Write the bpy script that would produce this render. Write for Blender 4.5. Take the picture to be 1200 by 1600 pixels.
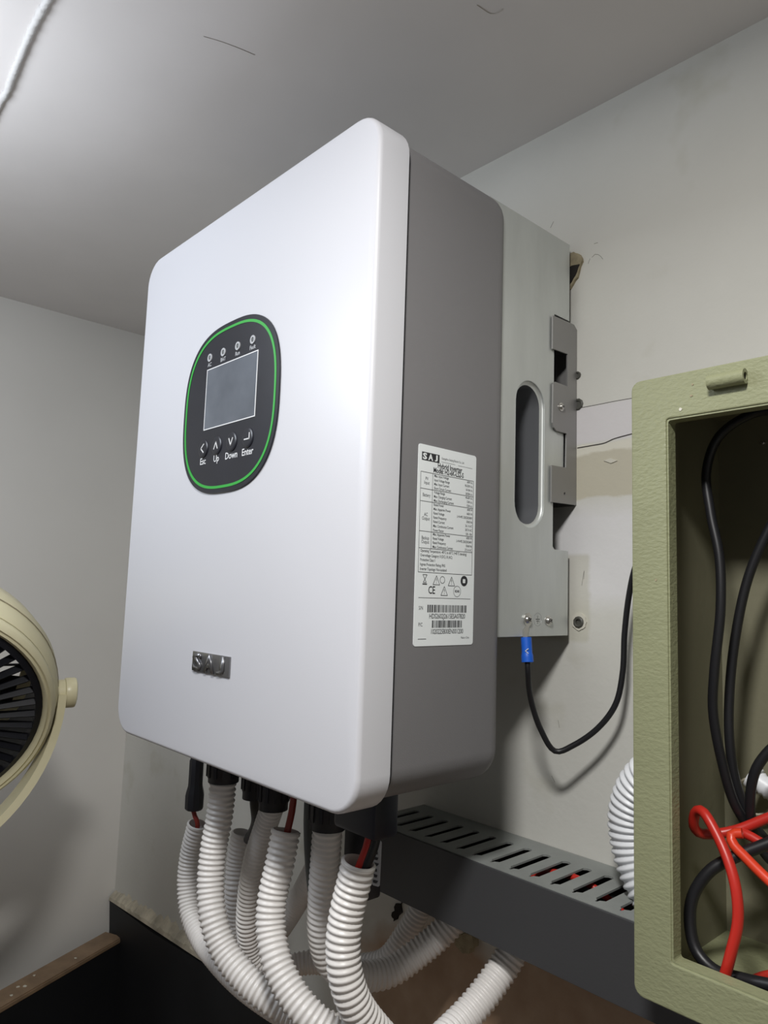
import bpy, bmesh, math, random
from mathutils import Vector, Matrix, noise

for o in list(bpy.data.objects):
    bpy.data.objects.remove(o)
scene = bpy.context.scene
COL = scene.collection
random.seed(4)

# ------------------------------------------------------------------ camera
cam_data = bpy.data.cameras.new('camera')
cam_data.sensor_fit = 'HORIZONTAL'
cam_data.sensor_width = 36.0
cam_data.lens = 34.137
cam_data.clip_start = 0.01
cam = bpy.data.objects.new('camera', cam_data)
COL.objects.link(cam)
cam.matrix_world = Matrix(((0.67784, 0.05910, 0.73283, 0.82704),
                           (0.73446, -0.09953, -0.67132, -0.35546),
                           (0.03326, 0.99328, -0.11088, 0.16409),
                           (0, 0, 0, 1)))
scene.camera = cam

# ------------------------------------------------------------------ light
world = bpy.data.worlds.new('world')
scene.world = world
world.use_nodes = True
bg = world.node_tree.nodes['Background']
bg.inputs[0].default_value = (0.80, 0.84, 0.92, 1)
bg.inputs[1].default_value = 0.085


def area(name, loc, target, size, power, color):
    d = bpy.data.lights.new(name, 'AREA')
    d.shape = 'DISK'
    d.size = size
    d.energy = power
    d.color = color
    o = bpy.data.objects.new(name, d)
    COL.objects.link(o)
    o.location = loc
    o.rotation_euler = (Vector(target) - Vector(loc)).to_track_quat('-Z', 'Y').to_euler()
    return o


def bulb(name, loc, radius, power, color):
    d = bpy.data.lights.new(name, 'POINT')
    d.shadow_soft_size = radius
    d.energy = power
    d.color = color
    o = bpy.data.objects.new(name, d)
    COL.objects.link(o)
    o.location = loc
    return o


area('ceiling_panel', (0.755, -0.41, 0.68), (0.755, -0.41, 0.0), 0.14, 8.5, (1.0, 0.985, 0.96))
bulb('hanging_bulb', (0.03, -0.42, 0.50), 0.09, 5.2, (0.86, 0.92, 1.0))

vs = scene.view_settings
vs.view_transform = 'Standard'
vs.look = 'None'
vs.gamma = 1.0
vs.use_curve_mapping = False
vs.exposure = 0.22

# ------------------------------------------------------------------ materials
MATS = {}


def mat(name, color, rough=0.5, metal=0.0, var=0.0, vscale=6.0, bump=0.0, bscale=40.0,
        stretch=(1, 1, 1), spec=0.5, coat=0.0):
    m = bpy.data.materials.new(name)
    m.use_nodes = True
    nt = m.node_tree
    N, L = nt.nodes, nt.links
    b = N['Principled BSDF']
    b.inputs['Base Color'].default_value = (*color, 1)
    b.inputs['Roughness'].default_value = rough
    b.inputs['Metallic'].default_value = metal
    b.inputs['Specular IOR Level'].default_value = spec
    b.inputs['Coat Weight'].default_value = coat
    g = N.new('ShaderNodeNewGeometry')
    mp = N.new('ShaderNodeMapping')
    mp.inputs['Scale'].default_value = stretch
    L.new(g.outputs['Position'], mp.inputs['Vector'])
    if var > 0:
        n = N.new('ShaderNodeTexNoise')
        n.inputs['Scale'].default_value = vscale
        n.inputs['Detail'].default_value = 6
        L.new(mp.outputs[0], n.inputs['Vector'])
        r = N.new('ShaderNodeMapRange')
        r.inputs[1].default_value = 0.25
        r.inputs[2].default_value = 0.75
        r.inputs[3].default_value = 1 - var
        r.inputs[4].default_value = 1 + var
        L.new(n.outputs['Fac'], r.inputs[0])
        x = N.new('ShaderNodeVectorMath')
        x.operation = 'SCALE'
        x.inputs[0].default_value = color
        L.new(r.outputs[0], x.inputs['Scale'])
        L.new(x.outputs[0], b.inputs['Base Color'])
    if bump > 0:
        n = N.new('ShaderNodeTexNoise')
        n.inputs['Scale'].default_value = bscale
        n.inputs['Detail'].default_value = 3
        L.new(mp.outputs[0], n.inputs['Vector'])
        bp = N.new('ShaderNodeBump')
        bp.inputs['Strength'].default_value = bump
        bp.inputs['Distance'].default_value = 0.002
        L.new(n.outputs['Fac'], bp.inputs['Height'])
        L.new(bp.outputs[0], b.inputs['Normal'])
    MATS[name] = m
    return m


mat('cover_white', (0.665, 0.67, 0.71), 0.38, bump=0.03, bscale=900)
mat('body_gray', (0.215, 0.21, 0.217), 0.5, bump=0.08, bscale=1200)
mat('seam_black', (0.02, 0.02, 0.025), 0.7)
mat('aluminium', (0.62, 0.645, 0.63), 0.48, metal=0.55, var=0.10, vscale=30, stretch=(1, 1, 0.25), bump=0.05, bscale=300)
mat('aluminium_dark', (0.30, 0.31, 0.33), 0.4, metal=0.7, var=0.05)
mat('bracket_steel', (0.30, 0.295, 0.29), 0.45, metal=0.45, var=0.05, vscale=20)
mat('panel_black', (0.013, 0.014, 0.021), 0.32, var=0.2, vscale=20)
mat('ring_green', (0.035, 0.40, 0.055), 0.4)
mat('screen_glass', (0.125, 0.14, 0.165), 0.22, var=0.22, vscale=22)
mat('print_white', (0.78, 0.79, 0.80), 0.5)
mat('print_soft', (0.45, 0.46, 0.48), 0.5)
mat('logo_chrome', (0.24, 0.24, 0.25), 0.30, metal=0.8)
mat('label_white', (0.88, 0.92, 0.93), 0.45)
mat('print_black', (0.03, 0.03, 0.035), 0.6)
mat('plastic_black', (0.012, 0.012, 0.016), 0.5)
mat('plastic_navy', (0.010, 0.012, 0.024), 0.45)
mat('cable_black', (0.012, 0.012, 0.014), 0.42)
mat('cable_gray', (0.10, 0.11, 0.11), 0.5)
mat('wire_red', (0.52, 0.025, 0.016), 0.38)
mat('wire_orange_red', (0.72, 0.055, 0.02), 0.35)
mat('wire_dark_red', (0.26, 0.03, 0.02), 0.4)
mat('conduit_white', (0.80, 0.775, 0.75), 0.36, var=0.05, vscale=12)
mat('conduit_clean', (0.80, 0.82, 0.85), 0.4, var=0.04, vscale=12)
mat('sleeve_blue', (0.015, 0.12, 0.62), 0.4)
mat('steel_bright', (0.62, 0.61, 0.58), 0.28, metal=0.95)
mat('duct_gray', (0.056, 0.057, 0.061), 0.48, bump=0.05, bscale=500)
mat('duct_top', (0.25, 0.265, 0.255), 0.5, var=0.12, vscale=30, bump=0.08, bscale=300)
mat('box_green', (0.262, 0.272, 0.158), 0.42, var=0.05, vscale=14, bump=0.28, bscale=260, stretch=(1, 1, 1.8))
mat('box_green_shaded', (0.20, 0.19, 0.125), 0.6, var=0.10, vscale=10, bump=0.15, bscale=120)  # box green darkened and browned: the interior's shade is put into the colour
mat('fan_cream', (0.68, 0.63, 0.42), 0.35, var=0.03)
mat('fan_black', (0.008, 0.0085, 0.012), 0.45, spec=0.25)
mat('cabinet_black', (0.008, 0.009, 0.011), 0.6, var=0.2)
mat('cabinet_edge', (0.25, 0.17, 0.105), 0.6, var=0.25, vscale=35, stretch=(1, 1, 1))
mat('chip_pale', (0.62, 0.60, 0.52), 0.8)
mat('plaster_rim', (0.56, 0.51, 0.40), 0.85, var=0.45, vscale=24, bump=0.9, bscale=90)
mat('plaster_torn', (0.34, 0.29, 0.19), 0.9, var=0.3, vscale=60, bump=0.8, bscale=150)
mat('hole_dark', (0.015, 0.012, 0.010), 0.9)
mat('crack_dark', (0.05, 0.045, 0.04), 0.9)
mat('scratch_gray', (0.27, 0.26, 0.235), 0.9)
mat('scratch_ceiling', (0.50, 0.47, 0.44), 0.9)
mat('anchor_gray', (0.07, 0.07, 0.06), 0.5)
mat('cable_paint', (0.62, 0.61, 0.60), 0.55, bump=0.6, bscale=130)
mat('ceiling_paint', (0.71, 0.68, 0.665), 0.72, var=0.05, vscale=5, bump=0.10, bscale=30)
mat('left_paint', (0.70, 0.68, 0.64), 0.6, var=0.04, vscale=4, bump=0.06, bscale=30)
mat('floor_tile', (0.24, 0.16, 0.10), 0.5, var=0.15)
mat('far_paint', (0.58, 0.57, 0.54), 0.7, var=0.03, vscale=3)


def wall_material():
    m = bpy.data.materials.new('wall_paint')
    m.use_nodes = True
    nt = m.node_tree
    N, L = nt.nodes, nt.links
    b = N['Principled BSDF']
    b.inputs['Roughness'].default_value = 0.55
    g = N.new('ShaderNodeNewGeometry')
    s = N.new('ShaderNodeSeparateXYZ')
    L.new(g.outputs['Position'], s.inputs[0])

    def nz(scale, detail=5):
        n = N.new('ShaderNodeTexNoise')
        n.inputs['Scale'].default_value = scale
        n.inputs['Detail'].default_value = detail
        L.new(g.outputs['Position'], n.inputs['Vector'])
        return n.outputs['Fac']

    def mth(op, a, bb, c=None):
        k = N.new('ShaderNodeMath')
        k.operation = op
        k.use_clamp = False
        for i, v in enumerate((a, bb, c)):
            if v is None:
                continue
            if isinstance(v, (int, float)):
                k.inputs[i].default_value = v
            else:
                L.new(v, k.inputs[i])
        return k.outputs[0]

    def step(v, e0, e1):
        r = N.new('ShaderNodeMapRange')
        r.clamp = True
        r.inputs[1].default_value = e0
        r.inputs[2].default_value = e1
        L.new(v, r.inputs[0])
        return r.outputs[0]

    def mix(f, a, bb):
        k = N.new('ShaderNodeMix')
        k.data_type = 'RGBA'
        L.new(f, k.inputs[0])
        for i, v in ((6, a), (7, bb)):
            if isinstance(v, tuple):
                k.inputs[i].default_value = (*v, 1)
            else:
                L.new(v, k.inputs[i])
        return k.outputs[2]

    X, Z = s.outputs[0], s.outputs[2]
    wob = mth('MULTIPLY', mth('SUBTRACT', nz(45), 0.5), 0.012)
    Zw = mth('ADD', Z, wob)
    Xw = mth('ADD', X, wob)
    col = mix(step(nz(7), 0.3, 0.7), (0.62, 0.615, 0.57), (0.67, 0.665, 0.62))
    # yellowish blotches of old grime
    col = mix(mth('MULTIPLY', step(nz(16, 3), 0.60, 0.78), 0.35), col, (0.44, 0.42, 0.31))
    right = step(Xw, 0.330, 0.336)
    # repair bands: lavender skim, beige old paint, fresh white
    def band(z0, z1, c, col, src=Zw, soft=0.003, amt=1.0):
        f = mth('MULTIPLY', step(src, z0, z0 + soft), step(src, z1, z1 - soft))
        f = mth('MULTIPLY', mth('MULTIPLY', f, right), amt)
        return mix(f, col, c)
    col = band(0.150, 0.266, (0.76, 0.755, 0.77), col, amt=0.8, soft=0.02)
    col = band(0.266, 0.317, (0.54, 0.51, 0.41), col)
    col = band(0.312, 0.3240, (0.70, 0.68, 0.59), col)
    col = band(0.323, 0.364, (0.69, 0.67, 0.68), col, src=Z)
    # square of older paint round the lower anchor
    f = mth('MULTIPLY', mth('MULTIPLY', step(Xw, 0.428, 0.424), step(Z, 0.120, 0.124)), step(Z, 0.212, 0.208))
    col = mix(mth('MULTIPLY', mth('MULTIPLY', f, right), 0.6), col, (0.53, 0.515, 0.42))
    # bare brown render below the cable duct
    w2 = mth('MULTIPLY', mth('SUBTRACT', nz(12), 0.5), 0.10)
    d = mth('ADD', mth('ADD', Z, mth('MULTIPLY', X, -0.22)), w2)
    f = mth('MULTIPLY', step(d, -0.262, -0.292), step(Xw, 0.05, 0.14))
    brown = mix(step(nz(20), 0.35, 0.7), (0.38, 0.25, 0.16), (0.50, 0.36, 0.25))
    col = mix(f, col, brown)
    L.new(col, b.inputs['Base Color'])
    bp = N.new('ShaderNodeBump')
    bp.inputs['Strength'].default_value = 0.25
    bp.inputs['Distance'].default_value = 0.002
    L.new(mth('ADD', nz(35), mth('MULTIPLY', nz(160), 0.4)), bp.inputs['Height'])
    L.new(bp.outputs[0], b.inputs['Normal'])
    MATS['wall_paint'] = m


wall_material()


# ------------------------------------------------------------------ builders
def link(name, me, m, parent=None, smooth=None):
    """Recentre the mesh on its own middle and link it (parents carry only a translation)."""
    me.update()
    vs_ = [v.co for v in me.vertices]
    lo = Vector((min(v[i] for v in vs_) for i in range(3)))
    hi = Vector((max(v[i] for v in vs_) for i in range(3)))
    c = (lo + hi) / 2
    for v in me.vertices:
        v.co -= c
    o = bpy.data.objects.new(name, me)
    if m:
        me.materials.clear()
        me.materials.append(MATS[m])
    COL.objects.link(o)
    base = Vector((0, 0, 0))
    if parent:
        o.parent = parent
        base = Vector(parent['_w'])
    o.location = c - base
    o['_w'] = list(c)
    if smooth is not None:
        me.polygons.foreach_set('use_smooth', [True] * len(me.polygons))
        if smooth < 180:
            me.set_sharp_from_angle(angle=math.radians(smooth))
    return o


def empty(name, loc):
    o = bpy.data.objects.new(name, None)
    o.empty_display_size = 0.03
    COL.objects.link(o)
    o.location = loc
    o['_w'] = list(loc)
    return o


def tag(o, label, cat, group=None):
    o['label'] = label
    o['category'] = cat
    if group:
        o['group'] = group
    return o


def struct(o, label=None):
    o['kind'] = 'structure'
    return o


def bm_mesh(bm, name='m'):
    me = bpy.data.meshes.new(name)
    bmesh.ops.recalc_face_normals(bm, faces=bm.faces)
    bm.to_mesh(me)
    bm.free()
    return me


def box_mesh(lo, hi, bevel=0.0, seg=2):
    bm = bmesh.new()
    bmesh.ops.create_cube(bm, size=1)
    for v in bm.verts:
        v.co = Vector((lo[i] + (v.co[i] + 0.5) * (hi[i] - lo[i]) for i in range(3)))
    if bevel:
        bmesh.ops.bevel(bm, geom=list(bm.edges), offset=bevel, segments=seg, affect='EDGES', profile=0.5)
    return bm_mesh(bm)


def box(name, lo, hi, m, parent=None, bevel=0.0, seg=2):
    return link(name, box_mesh(lo, hi, bevel, seg), m, parent, 40 if bevel else None)


def rrect(x0, x1, z0, z1, r, n=8):
    pts = []
    for cx, cz, a0 in ((x1 - r, z1 - r, 0), (x0 + r, z1 - r, 90), (x0 + r, z0 + r, 180), (x1 - r, z0 + r, 270)):
        for i in range(n + 1):
            a = math.radians(a0 + 90 * i / n)
            pts.append((cx + r * math.cos(a), cz + r * math.sin(a)))
    return pts


def loft(rings, cap=True):
    bm = bmesh.new()
    R = [[bm.verts.new(p) for p in ring] for ring in rings]
    n = len(R[0])
    for a, b in zip(R, R[1:]):
        for i in range(n):
            bm.faces.new((a[i], a[(i + 1) % n], b[(i + 1) % n], b[i]))
    if cap:
        bm.faces.new(R[0])
        bm.faces.new(R[-1])
    return bm_mesh(bm)


def plate(loops, thick, M, bevel=0.0):
    """Filled outline with holes (2-D loops), given thickness, placed by matrix M."""
    cu = bpy.data.curves.new('plate', 'CURVE')
    cu.dimensions = '2D'
    cu.fill_mode = 'BOTH'
    cu.extrude = thick / 2
    cu.bevel_depth = bevel
    cu.bevel_resolution = 1
    for lp in loops:
        sp = cu.splines.new('POLY')
        sp.points.add(len(lp) - 1)
        for p, q in zip(sp.points, lp):
            p.co = (q[0], q[1], 0, 1)
        sp.use_cyclic_u = True
    o = bpy.data.objects.new('plate_tmp', cu)
    COL.objects.link(o)
    dg = bpy.context.evaluated_depsgraph_get()
    me = bpy.data.meshes.new_from_object(o.evaluated_get(dg))
    bpy.data.objects.remove(o)
    bpy.data.curves.remove(cu)
    me.transform(M)
    if M.determinant() < 0:
        me.flip_normals()
    me.polygons.foreach_set('use_smooth', [False] * len(me.polygons))
    me.materials.clear()
    return me


def frame(origin, ex, ey):
    ex, ey = Vector(ex).normalized(), Vector(ey).normalized()
    ez = ex.cross(ey)
    return Matrix((( ex.x, ey.x, ez.x, origin[0]), (ex.y, ey.y, ez.y, origin[1]),
                   (ex.z, ey.z, ez.z, origin[2]), (0, 0, 0, 1)))


def FRONT(y, dx=0, dz=0):
    return frame((dx, y, dz), (1, 0, 0), (0, 0, 1))      # faces -y


def SIDE(x, dy=0, dz=0):
    return frame((x, dy, dz), (0, 1, 0), (0, 0, 1))      # faces +x


def text_mesh(body, size, M, align='CENTER', width=None, bold=0.0, shear=0.0):
    cu = bpy.data.curves.new('txt', 'FONT')
    cu.body = body
    cu.size = size
    cu.align_x = align
    cu.align_y = 'CENTER'
    cu.resolution_u = 2
    cu.offset = bold
    cu.shear = shear
    cu.space_character = 0.95
    o = bpy.data.objects.new('txt_tmp', cu)
    COL.objects.link(o)
    dg = bpy.context.evaluated_depsgraph_get()
    me = bpy.data.meshes.new_from_object(o.evaluated_get(dg))
    bpy.data.objects.remove(o)
    bpy.data.curves.remove(cu)
    if width and len(me.vertices):
        xs = [v.co.x for v in me.vertices]
        k = width / (max(xs) - min(xs))
        for v in me.vertices:
            v.co.x *= k
    me.transform(M)
    return me


def letter_mesh(ch, wd, ht, M, bold=0.0):
    me = text_mesh(ch, ht * 1.35, Matrix.Identity(4), bold=bold)
    xs = [v.co.x for v in me.vertices]
    ys = [v.co.y for v in me.vertices]
    for v in me.vertices:
        v.co.x = (v.co.x - (min(xs) + max(xs)) / 2) * wd / (max(xs) - min(xs))
        v.co.y = (v.co.y - (min(ys) + max(ys)) / 2) * ht / (max(ys) - min(ys))
    me.transform(M)
    return me


def join(meshes):
    bm = bmesh.new()
    for me in meshes:
        bm.from_mesh(me)
    me = bpy.data.meshes.new('joined')
    bm.to_mesh(me)
    bm.free()
    return me


def catmull(pts, sub=24):
    P = [Vector(p) for p in pts]
    P = [P[0] * 2 - P[1]] + P + [P[-1] * 2 - P[-2]]
    out = []
    for i in range(1, len(P) - 2):
        p0, p1, p2, p3 = P[i - 1:i + 3]
        t1 = (p1 - p0).length ** 0.5
        t2 = (p2 - p1).length ** 0.5
        t3 = (p3 - p2).length ** 0.5
        for k in range(sub):
            t = t1 + t2 * k / sub
            a1 = p0 * ((t1 - t) / t1) + p1 * (t / t1)
            a2 = p1 * ((t1 + t2 - t) / t2) + p2 * ((t - t1) / t2)
            a3 = p2 * ((t1 + t2 + t3 - t) / t3) + p3 * ((t - t1 - t2) / t3)
            b1 = a1 * ((t1 + t2 - t) / (t1 + t2)) + a2 * (t / (t1 + t2))
            b2 = a2 * ((t1 + t2 + t3 - t) / (t2 + t3)) + a3 * ((t - t1) / (t2 + t3))
            out.append(b1 * ((t1 + t2 - t) / t2) + b2 * ((t - t1) / t2))
    out.append(P[-2])
    return out


def resample(pts, step):
    acc = [0.0]
    for a, b in zip(pts, pts[1:]):
        acc.append(acc[-1] + (b - a).length)
    n = max(2, int(acc[-1] / step))
    out, j = [], 0
    for i in range(n + 1):
        s = acc[-1] * i / n
        while j < len(pts) - 2 and acc[j + 1] < s:
            j += 1
        d = acc[j + 1] - acc[j]
        out.append(pts[j].lerp(pts[j + 1], (s - acc[j]) / d if d else 0))
    return out


def sweep(path, rad, seg=16, closed_ends=True):
    """rad: function(i, n) -> radius"""
    n = len(path)
    T = []
    for i in range(n):
        a, b = path[max(0, i - 1)], path[min(n - 1, i + 1)]
        T.append((b - a).normalized())
    u = T[0].orthogonal().normalized()
    verts, faces = [], []
    for i in range(n):
        u = (u - T[i] * u.dot(T[i])).normalized()
        v = T[i].cross(u)
        r = rad(i, n)
        for k in range(seg):
            a = 2 * math.pi * k / seg
            verts.append(path[i] + (u * math.cos(a) + v * math.sin(a)) * r)
    for i in range(n - 1):
        for k in range(seg):
            k2 = (k + 1) % seg
            faces.append((i * seg + k, i * seg + k2, (i + 1) * seg + k2, (i + 1) * seg + k))
    if closed_ends:
        faces.append(tuple(range(seg))[::-1])
        faces.append(tuple((n - 1) * seg + k for k in range(seg)))
    me = bpy.data.meshes.new('sweep')
    me.from_pydata([tuple(v) for v in verts], [], faces)
    return me


def cable_mesh(pts, r, step=0.006, seg=12):
    path = resample(catmull(pts), step)
    return sweep(path, lambda i, n: r, seg)


def cable(name, pts, r, m, parent=None, step=0.006, seg=12):
    return link(name, cable_mesh(pts, r, step, seg), m, parent, 60)


def conduit(name, pts, r, label, pitch=0.0056, m='conduit_white', open_top=False, depth=0.0017):
    path = resample(catmull(pts), pitch / 6)
    prof = [r - depth, r - depth * 0.85, r - 0.2 * depth, r, r - 0.2 * depth, r - depth * 0.85]
    me = sweep(path, lambda i, n: prof[i % 6], 26, closed_ends=False)
    me2 = None
    if open_top:
        inner = resample(catmull(pts), pitch)[:8]
        me2 = sweep(inner, lambda i, n: r - depth - 0.0006, 26, closed_ends=False)
        rim = sweep(path[:3], lambda i, n: (r - depth - 0.0006, r, r - 0.0002)[i], 26, closed_ends=False)
        me = join([me, me2, rim])
    o = link(name, me, m, None, 180)
    tag(o, label, 'conduit', 'corrugated conduits under the inverter')
    return o


def cyl_mesh(p0, p1, r0, r1=None, seg=24, bevel=0.0):
    p0, p1 = Vector(p0), Vector(p1)
    r1 = r0 if r1 is None else r1
    bm = bmesh.new()
    d = p1 - p0
    bmesh.ops.create_cone(bm, cap_ends=True, segments=seg, radius1=r0, radius2=r1, depth=d.length)
    if bevel:
        es = [e for e in bm.edges if len(e.link_faces) == 2 and any(len(f.verts) > 4 for f in e.link_faces)]
        bmesh.ops.bevel(bm, geom=es, offset=bevel, segments=2, affect='EDGES', profile=0.5)
    M = Matrix.Translation((p0 + p1) / 2) @ d.to_track_quat('Z', 'Y').to_matrix().to_4x4()
    bm.transform(M)
    return bm_mesh(bm)


def cyl(name, p0, p1, r0, m, parent=None, r1=None, seg=24, bevel=0.0):
    return link(name, cyl_mesh(p0, p1, r0, r1, seg, bevel), m, parent, 40)


def lathe(profile, M, seg=48, close=False):
    """profile: list of (r, z) about local Z."""
    bm = bmesh.new()
    rings = []
    for r, z in profile:
        rings.append([bm.verts.new((r * math.cos(2 * math.pi * k / seg), r * math.sin(2 * math.pi * k / seg), z)) for k in range(seg)])
    if close:
        rings.append(rings[0])
    for a, b in zip(rings, rings[1:]):
        for k in range(seg):
            bm.faces.new((a[k], a[(k + 1) % seg], b[(k + 1) % seg], b[k]))
    if not close:
        for ring, p in ((rings[0], profile[0]), (rings[-1], profile[-1])):
            if p[0] > 1e-6:
                pass
    bm.transform(M)
    return bm_mesh(bm)


def screw_head(name, loc, axis, r, m, parent, cross=True):
    """Pan head with a recessed cross, pointing along axis."""
    axis = Vector(axis).normalized()
    M = Matrix.Translation(loc) @ axis.to_track_quat('Z', 'Y').to_matrix().to_4x4()
    me = lathe([(r * 1.45, 0), (r * 1.45, r * 0.25), (r, r * 0.3), (r, r * 0.75), (r * 0.8, r * 0.98), (r * 0.4, r * 1.1), (0.0001, r * 1.12)], M, 20)
    o = link(name, me, m, parent, 50)
    if cross:
        bars = []
        for a in (0.4, 0.4 + math.pi / 2):
            b = box_mesh((-r * 0.55, -r * 0.12, r * 0.95), (r * 0.55, r * 0.12, r * 1.17))
            b.transform(Matrix.Rotation(a, 4, 'Z'))
            b.transform(M)
            bars.append(b)
        link('cross_slot', join(bars), 'print_black', o)
    return o


# ------------------------------------------------------------------ setting
WY, ZC, XL, ZF = 0.2944, 0.6911, -0.6322, -1.45
XR, YF = 1.75, -1.9
struct(box('wall_back', (XL - 0.06, WY, ZF), (XR + 0.06, WY + 0.06, ZC + 0.05), 'wall_paint'))
wall_back = bpy.data.objects['wall_back']
struct(box('wall_left', (XL - 0.06, YF, ZF), (XL, WY, ZC + 0.05), 'left_paint'))
struct(box('ceiling', (XL, YF, ZC), (XR, WY, ZC + 0.06), 'ceiling_paint'))
struct(box('floor', (XL - 0.06, YF, ZF - 0.05), (XR + 0.06, WY + 0.06, ZF), 'floor_tile'))
struct(box('wall_right', (XR, YF, ZF), (XR + 0.06, WY, ZC + 0.05), 'far_paint'))


def blob(name, pts, y, thick, m, parent, jitter=0.0):
    """Irregular outline on the back wall standing proud by thick."""
    loop = []
    for p, q in zip(pts, list(pts[1:]) + [pts[0]]):
        for k in range(3):
            t = k / 3
            loop.append((p[0] + (q[0] - p[0]) * t + random.uniform(-jitter, jitter), p[1] + (q[1] - p[1]) * t + random.uniform(-jitter, jitter)))
    me = plate([loop], thick, FRONT(y))
    return link(name, me, m, parent)


def strip_line(name, pts, r, m, parent):
    return link(name, cable_mesh(pts, r, 0.004, 6), m, parent)


# ------------------------------------------------------------------ wall damage
hole = blob('torn_plaster', [(0.392, 0.535), (0.408, 0.5345), (0.4165, 0.5305), (0.4185, 0.522), (0.4125, 0.506), (0.404, 0.496), (0.392, 0.492)],
            WY - 0.0015, 0.004, 'plaster_torn', wall_back, 0.0008)
blob('hole_void', [(0.390, 0.516), (0.4075, 0.5195), (0.4160, 0.5185), (0.4115, 0.5075), (0.4035, 0.499), (0.390, 0.496)],
     WY - 0.0040, 0.0012, 'hole_dark', wall_back, 0.0005)
strip_line('crack', [(0.4122, 0.2940, 0.3209), (0.4294, 0.2940, 0.3214), (0.4440, 0.2940, 0.3221), (0.4532, 0.2940, 0.3248), (0.4651, 0.2940, 0.3264), (0.4886, 0.2940, 0.3288)], 0.00045, 'crack_dark', wall_back)
strip_line('crack', [(0.4164, 0.2943, 0.3631), (0.4366, 0.2943, 0.3631), (0.4545, 0.2943, 0.3633), (0.4820, 0.2943, 0.3630)], 0.00028, 'crack_dark', wall_back)
for a in ([(0.4289, 0.2943, 0.5232), (0.4327, 0.2943, 0.5255), (0.4379, 0.2943, 0.5224), (0.4417, 0.2943, 0.5169)],
          [(0.4243, 0.2943, 0.5177), (0.4266, 0.2943, 0.5226)],
          [(0.4312, 0.2943, 0.5373), (0.4357, 0.2943, 0.5372)],
          [(0.3765, 0.2943, 0.5749), (0.3807, 0.2943, 0.5809)],
          [(0.3908, 0.2943, 0.0417), (0.3924, 0.2943, 0.0343)],
          [(0.3836, 0.2943, -0.0147), (0.3875, 0.2943, -0.0202)],
          [(0.4200, 0.2943, 0.1850), (0.4207, 0.2943, 0.1947), (0.4178, 0.2943, 0.1785)]):
    strip_line('scratch', a, 0.00022, 'scratch_gray', wall_back)
blob('peeled_paint', [(0.4431, 0.2943, 0.3039)[::2], (0.4502, 0.2943, 0.3057)[::2], (0.4579, 0.2943, 0.3023)[::2], (0.4509, 0.2943, 0.3005)[::2]], WY - 0.0004, 0.0012, 'chip_pale', wall_back)
blob('plaster_gap', [(0.1562, 0.2940, -0.2254)[::2], (0.1614, 0.2940, -0.2149)[::2], (0.1666, 0.2940, -0.2074)[::2], (0.1752, 0.2940, -0.2017)[::2], (0.1736, 0.2940, -0.2146)[::2], (0.1653, 0.2940, -0.2283)[::2]], WY - 0.0008, 0.002, 'hole_dark', wall_back, 0.0022)
blob('plaster_lump', [(0.2641, 0.2940, -0.2100)[::2], (0.2760, 0.2940, -0.2013)[::2], (0.2905, 0.2940, -0.1996)[::2], (0.2917, 0.2940, -0.2109)[::2], (0.2811, 0.2940, -0.2206)[::2], (0.2691, 0.2940, -0.2190)[::2]], WY - 0.004, 0.010, 'plaster_torn', wall_back, 0.0015)

# ------------------------------------------------------------------ hybrid inverter
W, H = 0.42, 0.5522
inv = tag(empty('hybrid_inverter', (0.21, 0.09, 0.0)),
          'large white and gray wall-mounted hybrid solar inverter with oval black display', 'inverter')


def rr3(y, x0, x1, z0, z1, r):
    return [(p[0], y, p[1]) for p in rrect(x0, x1, z0, z1, r)]


rings = []
for y, d in ((0.0325, 0.0), (0.0042, 0.0)):
    rings.append(rr3(y, d, W - d, d, H - d, 0.030))
for i in range(1, 6):
    a = math.radians(90 * i / 5)
    d = 0.0042 * (1 - math.cos(a))
    rings.append(rr3(0.0042 - 0.0042 * math.sin(a), d, W - d, d, H - d, 0.030 - d))
cover = link('front_cover', loft(rings), 'cover_white', inv, 30)
for (hx, hz) in ((0.4030, 0.4215), (0.4030, 0.1341)):
    cm = cyl_mesh((hx, -0.01, hz), (hx, 0.017, hz), 0.0072, seg=32)
    co = bpy.data.objects.new('cutter', cm)
    COL.objects.link(co)
    md = cover.modifiers.new('hole', 'BOOLEAN')
    md.object = co
    md.solver = 'EXACT'
    bpy.context.view_layer.update()
    co.location = (0, 0, 0)
    bpy.context.view_layer.update()
    me = bpy.data.meshes.new_from_object(cover.evaluated_get(bpy.context.evaluated_depsgraph_get()))
    cover.modifiers.clear()
    cover.data = me
    bpy.data.objects.remove(co)
me = cover.data
me.materials.clear()
me.materials.append(MATS['cover_white'])
me.polygons.foreach_set('use_smooth', [True] * len(me.polygons))
me.set_sharp_from_angle(angle=math.radians(30))
for hz in (0.4215, 0.1341):
    screw_head('cover_screw', (0.4030, 0.0165, hz), (0, -1, 0), 0.0036, 'aluminium_dark', inv, False)

G = 0.0040
link('seam', loft([rr3(0.0322, 0.0055, W - 0.0055, 0.0055, H - 0.0055, 0.0265), rr3(0.0400, 0.0055, W - 0.0055, 0.0055, H - 0.0055, 0.0265)]), 'seam_black', inv)
rings = [rr3(0.0388, G, W - G, G, H - G, 0.028)]
BK, FR = 0.1750, 0.020
rings.append(rr3(BK - FR, G, W - G, G, H - G, 0.028))
for i in range(1, 8):
    a = math.radians(90 * i / 7)
    d = G + FR * (1 - math.cos(a))
    rings.append(rr3(BK - FR + FR * math.sin(a), d, W - d, d, H - d, max(0.028 - (d - G), 0.008)))
link('rear_housing', loft(rings), 'body_gray', inv, 35)

# heat sink: side plates with a moulded grip, top and bottom plate, fin block
SX = 0.408


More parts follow.
